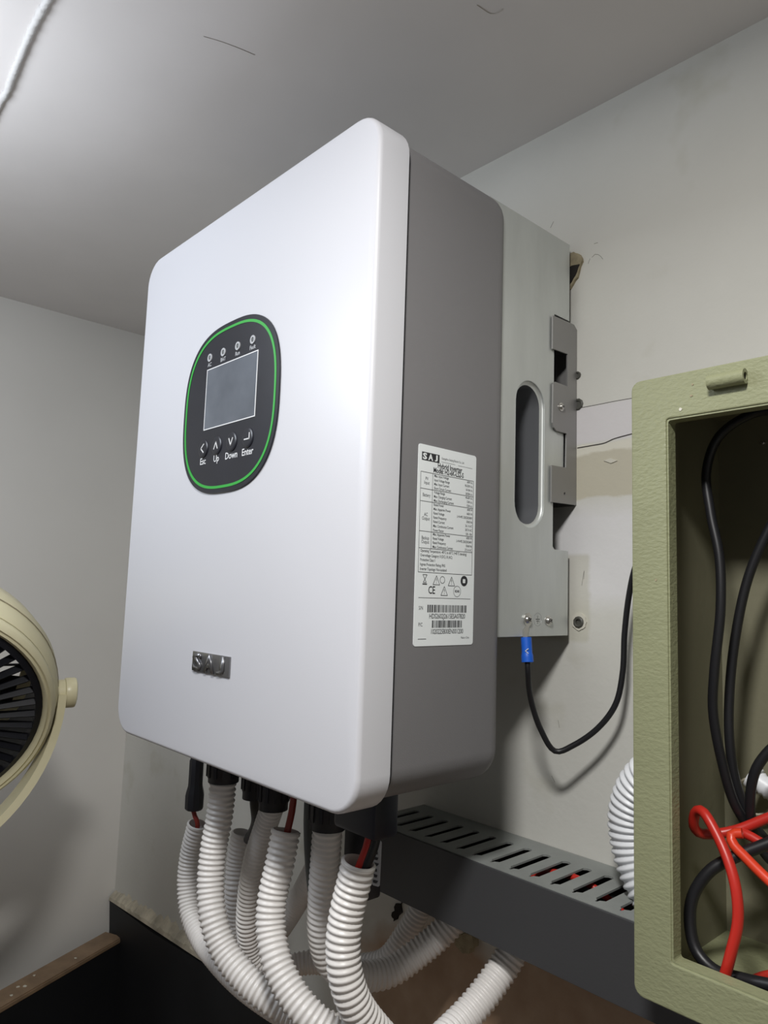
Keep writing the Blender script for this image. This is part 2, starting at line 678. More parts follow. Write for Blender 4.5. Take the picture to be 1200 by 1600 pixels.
def obround(yc, hw, z0, z1, n=14):
    pts = []
    for k in range(n + 1):
        a = math.pi * k / n
        pts.append((yc + hw * math.cos(a), z1 - hw + hw * math.sin(a)))
    for k in range(n + 1):
        a = math.pi + math.pi * k / n
        pts.append((yc + hw * math.cos(a), z0 + hw + hw * math.sin(a)))
    return pts


side = [(0.150, 0.1284), (0.2840, 0.1284), (0.2840, 0.2128), (0.2600, 0.2128), (0.2567, 0.2160), (0.2567, 0.296), (0.2748, 0.296),
        (0.2748, 0.334), (0.2567, 0.334), (0.2567, 0.4560), (0.2840, 0.4560), (0.2840, 0.5400), (0.150, 0.5400)]
grip = obround(0.2177, 0.0235, 0.2310, 0.3760)
link('side_plate', plate([side, grip], 0.0016, SIDE(SX - 0.0008), 0.0003), 'aluminium', inv)
link('side_plate', plate([side], 0.0016, SIDE(0.012 + 0.0008)), 'aluminium', inv)
rg = []
for k in range(6):
    a = math.radians(90 * k / 5)
    rg.append([(SX + 0.0004 - 0.004 * math.sin(a), p[0], p[1]) for p in obround(0.2177, 0.0237 - 0.004 * (1 - math.cos(a)), 0.2308 + 0.004 * (1 - math.cos(a)), 0.3762 - 0.004 * (1 - math.cos(a)))])
link('grip_lip', loft(rg, cap=False), 'aluminium', inv, 60)
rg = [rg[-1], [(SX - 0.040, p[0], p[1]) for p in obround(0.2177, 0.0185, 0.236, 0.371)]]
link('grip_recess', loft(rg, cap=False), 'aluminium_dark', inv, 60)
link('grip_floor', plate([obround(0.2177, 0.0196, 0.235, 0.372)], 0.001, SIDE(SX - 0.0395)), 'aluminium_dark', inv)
box('sink_top', (0.0138, 0.150, 0.5380), (SX - 0.0018, 0.2836, 0.5396), 'aluminium', inv)
box('sink_bottom', (0.0138, 0.150, 0.1290), (SX - 0.0018, 0.2836, 0.1306), 'aluminium', inv)
box('fin_base', (0.020, 0.150, 0.135), (0.375, 0.176, 0.535), 'aluminium_dark', inv)
for k in range(21):
    x = 0.028 + k * 0.0158
    box('fin', (x, 0.175, 0.140), (x + 0.003, 0.248, 0.530), 'aluminium_dark', inv)
screw_head('ground_screw', (SX, 0.2160, 0.1439), (1, 0, 0.05), 0.0036, 'steel_bright', inv)
screw_head('ground_screw', (SX, 0.2501, 0.1430), (1, 0, 0.05), 0.0036, 'steel_bright', inv)
# engraved earth symbol
sym = [sweep([Vector((SX + 0.0002, 0.2330 + 0.0062 * math.cos(t * math.pi / 16), 0.1440 + 0.0062 * math.sin(t * math.pi / 16))) for t in range(33)], lambda i, n: 0.0002, 6)]
for hw, z in ((0.0034, 0.1442), (0.0022, 0.1425), (0.001, 0.1408)):
    sym.append(box_mesh((SX, 0.2330 - hw, z - 0.0003), (SX + 0.0003, 0.2330 + hw, z + 0.0003)))
sym.append(box_mesh((SX, 0.2327, 0.1442), (SX + 0.0003, 0.2333, 0.1478)))
link('earth_symbol', join(sym), 'aluminium_dark', inv)

# display panel -----------------------------------------------------
DC = (0.2092, 0.3408)


def oval(w, h, n=96, e=2.75):
    pts = []
    for k in range(n):
        t = 2 * math.pi * k / n
        c, s = math.cos(t), math.sin(t)
        pts.append((DC[0] + w * math.copysign(abs(c) ** (2 / e), c), DC[1] + h * math.copysign(abs(s) ** (2 / e), s)))
    return pts


disp = link('display_panel', plate([oval(0.0880, 0.0852)], 0.0014, FRONT(-0.0006), 0.0004), 'panel_black', inv)
link('green_ring', plate([oval(0.0838, 0.0810), oval(0.0812, 0.0784)], 0.0004, FRONT(-0.0019)), 'ring_green', disp)
sx0, sx1, sz0, sz1 = 0.1670, 0.2600, 0.3228, 0.3842
link('screen', plate([[(sx0, sz0), (sx1, sz0), (sx1, sz1), (sx0, sz1)]], 0.0004, FRONT(-0.00175)), 'screen_glass', disp)
b = 0.0010
link('screen_border', plate([[(sx0 - b, sz0 - b), (sx1 + b, sz0 - b), (sx1 + b, sz1 + b), (sx0 - b, sz1 + b)],
                             [(sx0, sz0), (sx1, sz0), (sx1, sz1), (sx0, sz1)]], 0.0004, FRONT(-0.0019)), 'print_white', disp)
YT = -0.00195
lamps = [(0.1704, 'AC'), (0.1968, 'BAT'), (0.2240, 'Run'), (0.2506, 'Fault')]
pr = []
for lx, t in lamps:
    M = frame((lx, YT, 0.3972), (1, 0, 0), (0, 0, 1))
    o = link('indicator_lamp', lathe([(0.0042, -0.0003), (0.0042, 0.0007), (0.0024, 0.0007), (0.0022, 0.0001), (0.0001, 0.0001)], M, 24), 'print_soft', disp, 40)
    link('lamp_lens', lathe([(0.0024, 0.0), (0.0018, 0.0005), (0.0001, 0.0007)], M, 16), 'cable_gray', disp, 60)
    pr.append(text_mesh(t, 0.0056, FRONT(YT, lx, 0.3898), bold=0.00012))
link('lamp_text', join(pr), 'print_soft', disp)
pr = []
btn = [(0.1680, 'Esc'), (0.1945, 'Up'), (0.2225, 'Down'), (0.2510, 'Enter')]


def stroke(pts, r=0.00055):
    out = []
    for p, q in zip(pts, pts[1:]):
        d = Vector((q[0] - p[0], q[1] - p[1]))
        n = Vector((-d.y, d.x)).normalized() * r
        e = d.normalized() * r * 0.7
        lp = [(p[0] + n.x - e.x, p[1] + n.y - e.y), (q[0] + n.x + e.x, q[1] + n.y + e.y), (q[0] - n.x + e.x, q[1] - n.y + e.y), (p[0] - n.x - e.x, p[1] - n.y - e.y)]
        out.append(plate([lp], 0.0003, FRONT(-0.0032)))
    return out


for i, (bx, t) in enumerate(btn):
    bz = 0.3030
    M = frame((bx, -0.0013, bz), (1, 0, 0), (0, 0, 1))
    link('button', lathe([(0.0098, 0.0), (0.0094, 0.0011), (0.0086, 0.0016), (0.0066, 0.0017), (0.0001, 0.0017)], M, 32), 'panel_black', disp, 30)
    k = 0.0042
    shapes = [[(bx + k * .6, bz + k), (bx - k * .7, bz), (bx + k * .6, bz - k)], [(bx - k * .8, bz - k * .8), (bx, bz + k * .8), (bx + k * .8, bz - k * .8)],
              [(bx - k * .8, bz + k * .8), (bx, bz - k * .8), (bx + k * .8, bz + k * .8)], [(bx + k, bz + k), (bx + k, bz - k * .3), (bx - k, bz - k * .3)]]
    pr += stroke(shapes[i])
    pr.append(text_mesh(t, 0.0094, FRONT(YT, bx + 0.0005, 0.2898), bold=0.0001))
link('button_text', join(pr), 'print_white', disp)

# logo plate with raised letters ------------------------------------
lx0, lx1, lz0, lz1 = 0.1712, 0.2400, 0.0835, 0.1020
logo = box('logo_plate', (lx0, -0.0016, lz0), (lx1, 0.0002, lz1), 'logo_chrome', inv, 0.0003)
for ch, cx, wd in (('S', 0.1815, 0.0165), ('A', 0.2045, 0.0190), ('J', 0.2250, 0.0130)):
    cu = text_mesh(ch, 0.0235, Matrix.Identity(4), bold=0.0008)
    xs = [v.co.x for v in cu.vertices]
    ys = [v.co.y for v in cu.vertices]
    for v in cu.vertices:
        v.co.x = (v.co.x - (min(xs) + max(xs)) / 2) * wd / (max(xs) - min(xs))
        v.co.y = (v.co.y - (min(ys) + max(ys)) / 2) * 0.0172 / (max(ys) - min(ys))
    bm = bmesh.new()
    bm.from_mesh(cu)
    ex = bmesh.ops.extrude_face_region(bm, geom=list(bm.faces))
    bmesh.ops.translate(bm, verts=[e for e in ex['geom'] if isinstance(e, bmesh.types.BMVert)], vec=(0, 0, 0.0014))
    bm.transform(FRONT(-0.0015, cx, (lz0 + lz1) / 2))
    link('letter', bm_mesh(bm), 'logo_chrome', logo)

# rating label --------------------------------------------------------
LX = W - G
ly0, ly1, lz0, lz1 = 0.0565, 0.1284, 0.1232, 0.2862
lab = link('rating_label', plate([rrect(ly0, ly1, lz0, lz1, 0.0025, 4)], 0.0004, SIDE(LX + 0.0002)), 'label_white', inv)
LT = LX + 0.0005
LW, LH = ly1 - ly0, lz1 - lz0


def lp(u, v):
    return (ly0 + u * LW, lz1 - v * LH)


def ltext(t, u, v, s, align='LEFT', bold=0.0, k=0.80):
    y, z = lp(u, v)
    return text_mesh(t, s, SIDE(LT, y, z) @ Matrix.Diagonal((k, 1, 1, 1)), align, bold=bold)


def lrect(u0, v0, u1, v1, x=LT):
    (a, c), (b_, d) = lp(u0, v0), lp(u1, v1)
    return plate([[(a, c), (b_, c), (b_, d), (a, d)]], 0.00006, SIDE(x))


blk = link('brand_block', lrect(0.055, 0.038, 0.345, 0.080), 'print_black', lab)
y, z = lp(0.200, 0.059)
link('brand_letters', join([letter_mesh(ch, wd, 0.0054, SIDE(LT + 0.0001, y + dy, z), 0.0003) for ch, dy, wd in (('S', -0.0070, 0.0050), ('A', -0.0002, 0.0058), ('J', 0.0064, 0.0036))]), 'label_white', lab)
P = []
P.append(ltext('Guangzhou Sanjing Electric Co., Ltd.', 0.38, 0.052, 0.0026))
P.append(lrect(0.38, 0.0700, 0.62, 0.0712))
P.append(lrect(0.67, 0.0715, 0.93, 0.0727))
P.append(ltext('Hybrid Inverter', 0.53, 0.094, 0.0064, 'CENTER', 0.00012))
P.append(ltext('Model: H2-6K-LS2-S', 0.51, 0.121, 0.0060, 'CENTER', 0.00012))
rows = [('PV', 'Input', 0.139, 0.223, [('Max. Input Voltage', '600V d.c.'), ('Input Voltage Range', '90-550V d.c.'), ('Max. Input Current', '16/16A d.c.'), ('Short Circuit Current', '20/20A d.c.')]),
        ('Battery', '', 0.223, 0.286, [('Voltage Range', '40-60V d.c.'), ('Max. Charging Current', '120A d.c.'), ('Max. Discharging Current', '120A d.c.')]),
        ('AC', 'Output', 0.286, 0.436, [('Rated Power', '6000 W'), ('Max. Apparent Power', '6600 VA'), ('Rated Voltage', 'L+N+PE, 220/230/240V'), ('Rated Frequency', '50/60 Hz'), ('Rated Current', '26.1 A AC'), ('Max. Continuous Current', '28.7 A AC'), ('Power Factor', '0.8i - 0.8c')]),
        ('Backup', 'Output', 0.436, 0.520, [('Max. Apparent Power', '6000 VA'), ('Rated Voltage', 'L+N+PE, 220/230/240V'), ('Rated Frequency', '50/60 Hz'), ('Max. Continuous Current', '27.3 A AC')])]
for a, b2, v0, v1, items in rows:
    if b2:
        P.append(ltext(a, 0.145, (v0 + v1) / 2 - 0.009, 0.0040, 'CENTER'))
        P.append(ltext(b2, 0.145, (v0 + v1) / 2 + 0.011, 0.0040, 'CENTER'))
    else:
        P.append(ltext(a, 0.145, (v0 + v1) / 2, 0.0040, 'CENTER'))
    for i, (k, val) in enumerate(items):
        v = v0 + (i + 0.5) * (v1 - v0) / len(items)
        P.append(ltext(k, 0.265, v, 0.0031, bold=0.00002))
        P.append(ltext(val, 0.945, v, 0.0029, 'RIGHT', bold=0.00002, k=0.75))
    P.append(lrect(0.045, v0 - 0.0011, 0.955, v0 + 0.0011))
P.append(lrect(0.045, 0.5189, 0.955, 0.5211))
P.append(lrect(0.045, 0.6379, 0.955, 0.6401))
for u in (0.045, 0.955):
    P.append(lrect(u - 0.0022, 0.139, u + 0.0022, 0.639))
P.append(lrect(0.238, 0.139, 0.2424, 0.520))
for i, t in enumerate(('Operating Temperature: -40°C to 60°C (>45°C derating)', 'Overvoltage Category: II (DC), III (AC)', 'Protective Class: I', 'Ingress Protection Rating: IP65', 'Inverter Topology: Non-isolated')):
    P.append(ltext(t, 0.07, 0.533 + i * 0.0225, 0.0032, bold=0.00002))
P.append(ltext('S/N', 0.07, 0.815, 0.0042))
P.append(ltext('P/C', 0.07, 0.896, 0.0042))
P.append(ltext('HDS2602J2615ESA07820', 0.545, 0.855, 0.0056, 'CENTER', 0.00003))
P.append(ltext('1020225B00EN001200', 0.545, 0.931, 0.0056, 'CENTER', 0.00003))
P.append(lrect(0.07, 0.9640, 0.20, 0.9665))
P.append(ltext('Made in China', 0.93, 0.963, 0.0024, 'RIGHT'))
P.append(lrect(0.06, 0.7630, 0.94, 0.7650))
link('printed_text', join(P), 'print_black', lab)
rb = random.Random(11)
for (u0, u1, v0, v1) in ((0.21, 0.87, 0.798, 0.835), (0.29, 0.80, 0.875, 0.911)):
    P = []
    u = u0
    while u < u1:
        wd = rb.choice((0.007, 0.007, 0.012, 0.018))
        P.append(lrect(u, v0, min(u + wd, u1), v1))
        u += wd + rb.choice((0.006, 0.009, 0.013))
    link('barcode', join(P), 'print_black', lab)
# certification marks


def lstroke(pts, r=0.00022):
    out = []
    for p, q in zip(pts, pts[1:]):
        d = Vector((q[0] - p[0], q[1] - p[1]))
        n = Vector((-d.y, d.x)).normalized() * r
        out.append(plate([[(p[0] + n.x, p[1] + n.y), (q[0] + n.x, q[1] + n.y), (q[0] - n.x, q[1] - n.y), (p[0] - n.x, p[1] - n.y)]], 0.00006, SIDE(LT)))
    return out


P = []


def tri(u, v, s):
    y, z = lp(u, v)
    return lstroke([(y - s, z - s * .85), (y + s, z - s * .85), (y, z + s), (y - s, z - s * .85)]) + [text_mesh('!', s * 1.5, SIDE(LT, y, z - s * 0.1))]


def ring(u, v, r, wd=0.0004):
    y, z = lp(u, v)
    c = lambda q: [(y + q * math.cos(k * math.pi / 14), z + q * math.sin(k * math.pi / 14)) for k in range(28)]
    return [plate([c(r), c(r - wd)], 0.00006, SIDE(LT))]


y, z = lp(0.155, 0.672)
P += lstroke([(y - .0025, z + .0035), (y + .0018, z - .0028), (y - .0018, z - .0028), (y + .0025, z + .0035), (y - .0025, z + .0035)])
P.append(plate([[(y - .0026, z - .0045), (y + .0026, z - .0045), (y + .0026, z - .0036), (y - .0026, z - .0036)]], 0.00006, SIDE(LT)))
P += tri(0.345, 0.677, 0.0040) + ring(0.445, 0.672, 0.0030) + tri(0.60, 0.679, 0.0040)
y, z = lp(0.82, 0.672)
c = lambda q: [(y + q * math.cos(k * math.pi / 14), z + q * math.sin(k * math.pi / 14)) for k in range(28)]
P.append(plate([c(0.0044), rrect(y - .0018, y + .0016, z - .0018, z + .0018, .0006, 3)], 0.00006, SIDE(LT)))
P.append(ltext('CE', 0.27, 0.727, 0.0088, 'CENTER', 0.0001))
P += tri(0.48, 0.729, 0.0040)
P += ring(0.70, 0.727, 0.0046, 0.0003)
P.append(ltext('ROHS', 0.70, 0.727, 0.0028, 'CENTER', 0.0001))
link('certification_marks', join(P), 'print_black', lab)

# glands and connectors on the underside ----------------------------
def gland(x, y, zb, r, m='plastic_black'):
    prof = [(r * 0.9, 0.006), (r * 0.9, zb * 0.35), (r, zb * 0.36), (r, zb * 0.86), (r * 0.93, zb * 0.9), (r * 0.93, zb), (r * 0.5, zb)]
    parts = [lathe(prof, Matrix.Translation((x, y, 0.0)), 24)]
    for k in range(12):                                   # gripping ribs
        a = 2 * math.pi * k / 12
        bb = box_mesh((r - 0.001, -0.0016, zb * 0.85), (r + 0.0010, 0.0016, zb * 0.38))
        bb.transform(Matrix.Translation((x, y, 0)) @ Matrix.Rotation(a, 4, 'Z'))
        parts.append(bb)
    return link('cable_gland', join(parts), m, inv, 40)


gB = (0.1226, 0.0700, -0.0415)
gE = (0.2717, 0.0950, -0.0571)
gC2 = (0.1673, 0.1050, -0.0654)
gC = (0.1087, 0.1200, -0.0697)
gland(*gB, 0.0175)
gland(*gE, 0.0180)
gland(*gC, 0.0150)
gland(*gC2, 0.0165)
tc = box('terminal_cover', (0.333, 0.050, -0.032), (0.386, 0.077, 0.010), 'plastic_navy', inv, 0.004)

# ------------------------------------------------------------------ wall bracket
br = tag(empty('wall_bracket', (0.4095, 0.28, 0.2595)), 'gray sheet-steel wall bracket hooked behind the aluminium heat sink', 'bracket')
wy = WY - 0.0003
out = [(0.2500, 0.2595), (wy, 0.2610), (wy, 0.4480), (0.2885, 0.4525), (0.2500, 0.4515),
       (0.2500, 0.4165), (0.2768, 0.4175), (0.2768, 0.3830), (0.2550, 0.3830), (0.2515, 0.3800),
       (0.2510, 0.3400), (0.2530, 0.3355), (0.2575, 0.3330), (0.2758, 0.3330), (0.2750, 0.2975), (0.2500, 0.2965)]
hl = [(0.2729 + 0.0016 * math.cos(k * math.pi / 8), 0.2703 + 0.0016 * math.sin(k * math.pi / 8)) for k in range(16)]
link('side_flange', plate([out, hl], 0.0016, SIDE(0.4105)), 'bracket_steel', br)
box('back_plate', (0.014, WY - 0.0018, 0.2600), (0.4100, WY - 0.0003, 0.4500), 'bracket_steel', br)
screw_head('screw', (0.4113, 0.2651, 0.3588), (1, 0, 0), 0.0030, 'steel_bright', br)

ANCH = [((0.4120, WY, 0.3985), 0.0042, 'small dark wall plug beside the top screw slot of the steel bracket'),
        ((0.4128, WY, 0.3672), 0.0062, 'dark hollow wall plug beside the bracket, above the plaster crack')]
for loc, r, lb in ANCH:
    M = frame((loc[0], loc[1], loc[2]), (1, 0, 0), (0, 0, 1))
    o = link('wall_plug', lathe([(r, 0.0), (r, 0.0014), (r * 0.86, 0.0020), (r * 0.6, 0.0018), (r * 0.55, 0.0005), (0.0001, 0.0005)], M, 10), 'anchor_gray', None, 40)
    tag(o, lb, 'wall plug', 'wall plugs round the bracket')
pl = tag(empty('wall_plug', (0.4150, WY, 0.1417)), 'open wall plug in a chipped white ring right of the ground screws', 'wall plug', 'wall plugs round the bracket')
M = frame((0.4150, WY, 0.1417), (1, 0, 0), (0, 0, 1))
link('plug_socket', lathe([(0.0058, 0.0), (0.0058, 0.0022), (0.0045, 0.003), (0.0030, 0.0026), (0.0026, 0.0008), (0.0001, 0.0008)], M, 9), 'anchor_gray', pl, 30)
rg = [[(0.4153 + (0.0083 + random.uniform(-.0008, .0008)) * math.cos(k * math.pi / 10), 0.1422 + (0.0086 + random.uniform(-.0009, .0009)) * math.sin(k * math.pi / 10)) for k in range(20)],
      [(0.4150 + 0.0058 * math.cos(k * math.pi / 10), 0.1417 + 0.0058 * math.sin(k * math.pi / 10)) for k in range(20)]]
link('chipped_ring', plate(rg, 0.0012, FRONT(WY - 0.0006)), 'chip_pale', pl)

# ------------------------------------------------------------------ grounding cable
gc = tag(empty('grounding_cable', (SX + 0.008, 0.212, 0.10)), 'black grounding cable with a blue crimp sleeve screwed to the heat sink', 'cable')
tongue = []
for k in range(13):
    a = math.radians(-60 + 300 * k / 12)
    tongue.append((0.2160 + 0.0060 * math.cos(a), 0.1439 + 0.0066 * math.sin(a)))
tongue += [(0.2092, 0.1345), (0.2085, 0.1240), (0.2145, 0.1240), (0.2180, 0.1380)]
link('ring_lug', plate([tongue], 0.0012, SIDE(SX + 0.0010)), 'steel_bright', gc)
link('blue_sleeve', sweep(resample([Vector((SX + 0.0030, 0.2112, 0.1275)), Vector((SX + 0.0060, 0.2098, 0.1050))], 0.002), lambda i, n: 0.0050 if i < n * 0.62 else 0.0056, 20), 'sleeve_blue', gc, 50)
mc, mt = Vector((SX + 0.0046, 0.2104, 0.1155)) + Vector((0.59, -0.80, 0)) * 0.0056, Vector((0.80, 0.59, 0))
mk = [sweep([mc + mt * 0.0014 + Vector((0, 0, 0.0022)), mc - mt * 0.0014, mc + mt * 0.0014 - Vector((0, 0, 0.0022))], lambda i, n: 0.00045, 6)]
link('sleeve_mark', join(mk), 'print_white', gc)
link('cable_run', cable_mesh([(SX + 0.0060, 0.2098, 0.1070), (SX + 0.0066, 0.2098, 0.0960), (0.4089, 0.2220, 0.0714), (0.4116, 0.2350, 0.0412), (0.4199, 0.2470, 0.0214), (0.4349, 0.2550, 0.0289), (0.4562, 0.2620, 0.0473),
                     (0.4715, 0.2660, 0.0704), (0.4775, 0.2680, 0.0997), (0.4795, 0.2680, 0.1346), (0.4852, 0.2660, 0.1698), (0.4939, 0.2620, 0.1960), (0.5066, 0.2580, 0.2158)], 0.0027, 0.004, 12), 'cable_black', gc, 60)

# ------------------------------------------------------------------ slotted duct
du = tag(empty('slotted_wiring_duct', (0.38, 0.247, -0.149)), 'dark gray slotted plastic wiring duct along the wall below the inverter', 'wiring duct')
DX0, DX1, DY0, DZ0, DZ1 = 0.205, 0.5555, 0.2010, -0.1495, -0.0833
UX1, UZ = 0.90, -0.1070
cov = [(DX0, DZ0), (UX1, DZ0), (UX1, UZ), (DX1, UZ), (DX1, DZ1 - 0.001), (DX0, DZ1 - 0.001)]
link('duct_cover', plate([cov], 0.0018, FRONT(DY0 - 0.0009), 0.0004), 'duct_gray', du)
holes = []
x = DX0 + 0.010
while x < DX1 - 0.009:
    a, b_, c0, c1, k = x, x + 0.0092, 0.2140, 0.2700, 0.0026
    holes.append([(a + 0.003, c0 - 0.004), (a + 0.0045, c0 - 0.004), (a + 0.0052, c0), (b_, c0 + k), (b_, c1 - k), (b_ - k, c1), (a + k, c1), (a, c1 - k), (a, c0 + k), (a + 0.0023, c0)])
    x += 0.0222
top = [(DX0, DY0), (DX1, DY0), (DX1, WY - 0.0005), (DX0, WY - 0.0005)]
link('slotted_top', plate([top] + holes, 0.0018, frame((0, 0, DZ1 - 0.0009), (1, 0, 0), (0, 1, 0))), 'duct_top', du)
box('duct_bottom', (DX0, DY0, DZ0), (UX1, WY - 0.0005, DZ0 + 0.0018), 'duct_gray', du)
box('duct_back', (DX0, WY - 0.0020, DZ0 + 0.0018), (DX1, WY - 0.0005, DZ1 - 0.0018), 'duct_gray', du)
box('duct_end', (DX0, DY0 + 0.0002, DZ0 + 0.0018), (DX0 + 0.0016, WY - 0.0022, DZ1 - 0.0019), 'duct_gray', du)
tag(cable('duct_wire', [(0.33, 0.258, -0.128), (0.38, 0.256, -0.108), (0.415, 0.253, -0.0905), (0.455, 0.253, -0.0905), (0.49, 0.262, -0.112), (0.54, 0.262, -0.135)], 0.0032, 'wire_red'),
    'red wire showing through the slots of the gray duct', 'wire')

# ------------------------------------------------------------------ conduits
RC = 0.0145
conduit('corrugated_conduit', [(gB[0], gB[1], gB[2] + 0.006), (0.1221, 0.0680, -0.0769), (0.1208, 0.0640, -0.1090), (0.1253, 0.0600, -0.1440), (0.1373, 0.0580, -0.1711), (0.1549, 0.0620, -0.1969), (0.1816, 0.0720, -0.2175), (0.2038, 0.0850, -0.2306), (0.2209, 0.1000, -0.2408), (0.2558, 0.1200, -0.2478), (0.2821, 0.1500, -0.2578)], RC,
        'white corrugated conduit from the leftmost round gland, lit along its bend')
conduit('corrugated_conduit', [(0.2291, 0.0780, -0.0663), (0.2296, 0.0720, -0.0962), (0.2290, 0.0660, -0.1240), (0.2341, 0.0620, -0.1498), (0.2496, 0.0600, -0.1739), (0.2675, 0.0640, -0.1932), (0.2855, 0.0720, -0.2082), (0.3056, 0.0900, -0.2259), (0.3237, 0.1200, -0.2471)], RC,
        'white corrugated conduit with an open top taking a dark red wire, middle front', open_top=True)
conduit('corrugated_conduit', [(0.3630, 0.0550, -0.0529), (0.3593, 0.0530, -0.0719), (0.3560, 0.0500, -0.0929), (0.3551, 0.0480, -0.1171), (0.3574, 0.0500, -0.1410), (0.3603, 0.0580, -0.1626), (0.3636, 0.0740, -0.1850), (0.3675, 0.1000, -0.2106), (0.3694, 0.1350, -0.2227), (0.3679, 0.1750, -0.2169), (0.3721, 0.2050, -0.2003), (0.3766, 0.2280, -0.1812), (0.3806, 0.2400, -0.1662)], RC,
        'large front conduit with red and black wires in its open top', open_top=True)
conduit('corrugated_conduit', [(gE[0], gE[1], gE[2] + 0.006), (0.2663, 0.0980, -0.0914), (0.2598, 0.1020, -0.1277), (0.2543, 0.1080, -0.1600), (0.2519, 0.1200, -0.1886), (0.2529, 0.1400, -0.2059), (0.2582, 0.1650, -0.2145), (0.2660, 0.1900, -0.2143), (0.2771, 0.2150, -0.2011), (0.2909, 0.2360, -0.1823), (0.2974, 0.2460, -0.1702), (0.3041, 0.2520, -0.1570)], RC,
        'shaded white conduit from the gland at the cover corner, curving back under the duct')
conduit('corrugated_conduit', [(-0.0467, 0.1380, -0.1386), (-0.0579, 0.1360, -0.1807), (-0.0563, 0.1340, -0.2160), (-0.0421, 0.1320, -0.2435), (-0.0135, 0.1310, -0.2615), (0.0327, 0.1300, -0.2724), (0.0897, 0.1300, -0.2784), (0.1457, 0.1350, -0.2806), (0.1958, 0.1400, -0.2782)], 0.0135,
        'leftmost thin conduit below the black plug connector', pitch=0.005, open_top=True)
conduit('corrugated_conduit', [(0.0393, 0.1500, -0.1295), (0.0345, 0.1480, -0.1638), (0.0368, 0.1460, -0.1958), (0.0325, 0.1520, -0.2353), (0.0227, 0.1680, -0.2799), (0.0276, 0.1850, -0.3090), (0.0469, 0.2050, -0.3263)], 0.0128,
        'shaded thin conduit taking the thick black cable, behind the first lit conduit', pitch=0.005, open_top=True)
conduit('corrugated_conduit', [(gC2[0], gC2[1], gC2[2] + 0.006), (0.1473, 0.1080, -0.0944), (0.1300, 0.1100, -0.1291), (0.1162, 0.1140, -0.1707), (0.1079, 0.1200, -0.2084), (0.1008, 0.1350, -0.2433), (0.1073, 0.1600, -0.2619), (0.1326, 0.1950, -0.2568), (0.1766, 0.2150, -0.2511), (0.2122, 0.2320, -0.2363), (0.2280, 0.2450, -0.2091), (0.2362, 0.2500, -0.1930), (0.2443, 0.2550, -0.1730)], 0.0128,
        'dim thin conduit sagging along the wall to the duct underside', pitch=0.005)
conduit('corrugated_conduit', [(0.1998, 0.1600, -0.0810), (0.1772, 0.1650, -0.1209), (0.1382, 0.1750, -0.1683), (0.0957, 0.1850, -0.2157), (0.0359, 0.2000, -0.2769), (-0.0186, 0.2200, -0.3336)], 0.0128,
        'dim slanting conduit seen between the middle and right front conduits', pitch=0.005)
o = conduit('corrugated_conduit', [(0.5545, 0.246, 0.034), (0.530, 0.247, 0.030), (0.507, 0.248, 0.010), (0.4955, 0.249, -0.018), (0.4975, 0.250, -0.045), (0.507, 0.250, -0.068), (0.5175, 0.250, -0.0835)], 0.0195,
            'bright white conduit loop between the green box and the slotted duct', pitch=0.0062, m='conduit_clean', depth=0.0024)

# connectors and wires below the inverter
pc = tag(empty('cable_connector', (-0.0505, 0.1340, -0.0894)), 'black plug connector hanging at the far left under the inverter', 'connector')
x0, y0, z0 = (-0.0526, 0.1340, -0.0593)
x1, y1, z1 = (-0.0515, 0.1340, -0.1216)
prof = [(0.0001, 0.0), (0.0100, 0.0), (0.0118, 0.002), (0.0121, 0.018), (0.0112, 0.023), (0.0094, 0.030), (0.0092, 0.034), (0.0092, 0.062), (0.0082, 0.064), (0.0082, -z1 + 0.003), (0.0001, -z1 + 0.003)]
link('connector_body', lathe(prof, Matrix.Translation((x1, y1, z1)), 10), 'plastic_black', pc, 30)
link('connector_wire', cable_mesh([(x1, y1, z1 + 0.01), (x1, y1, z1 - 0.004), (-0.0431, 0.1360, -0.1374), (-0.0508, 0.1370, -0.1577)], 0.0030), 'wire_dark_red', pc, 60)
for pts, r, m, lb in (
    ([(gC[0], gC[1], gC[2] + 0.012), (gC[0], gC[1], gC[2] - 0.002), (0.0912, 0.1350, -0.1030), (0.0588, 0.1470, -0.1328)], 0.0058, 'cable_black', 'thick black cable dropping into a shaded thin conduit'),
    ([(0.2296, 0.0850, -0.0363), (0.2303, 0.0830, -0.0496), (0.2313, 0.0780, -0.0675), (0.2315, 0.0750, -0.0816)], 0.0034, 'wire_dark_red', 'dark red wire entering the middle front conduit'),
    ([(0.2099, 0.1200, -0.0493), (0.2080, 0.1220, -0.0753), (0.2101, 0.1240, -0.1097), (0.2127, 0.1280, -0.1441)], 0.0058, 'cable_gray', 'dark gray cable beside the gland at the cover corner'),
    ([(0.3666, 0.0640, -0.0308), (0.3670, 0.0600, -0.0424), (0.3654, 0.0545, -0.0561), (0.3601, 0.0530, -0.0726), (0.3579, 0.0520, -0.0830)], 0.0040, 'wire_red', 'red wire entering the large front conduit'),
    ([(0.3722, 0.0660, -0.0297), (0.3725, 0.0620, -0.0413), (0.3694, 0.0565, -0.0564), (0.3632, 0.0545, -0.0731), (0.3607, 0.0530, -0.0823)], 0.0038, 'cable_black', 'black wire beside the red one in the large front conduit')):
    tag(cable('wire', pts, r, m), lb, 'wire')
md = tag(empty('plug_module', (0.325, 0.13, -0.12)), 'black plastic plug module with a white tag hanging under the inverter corner', 'connector')
box('module_body', (0.268, 0.118, -0.1190), (0.3045, 0.136, 0.0035), 'plastic_black', md, 0.003)
TM = frame((0.3168, 0.1130, -0.0626), (1, 0.25, 0), (0.02, 0, 1))
link('tag_strip', plate([rrect(0.0, 0.0085, -0.036, 0.004, 0.002, 4)], 0.0006, TM), 'print_soft', md)
tb = []
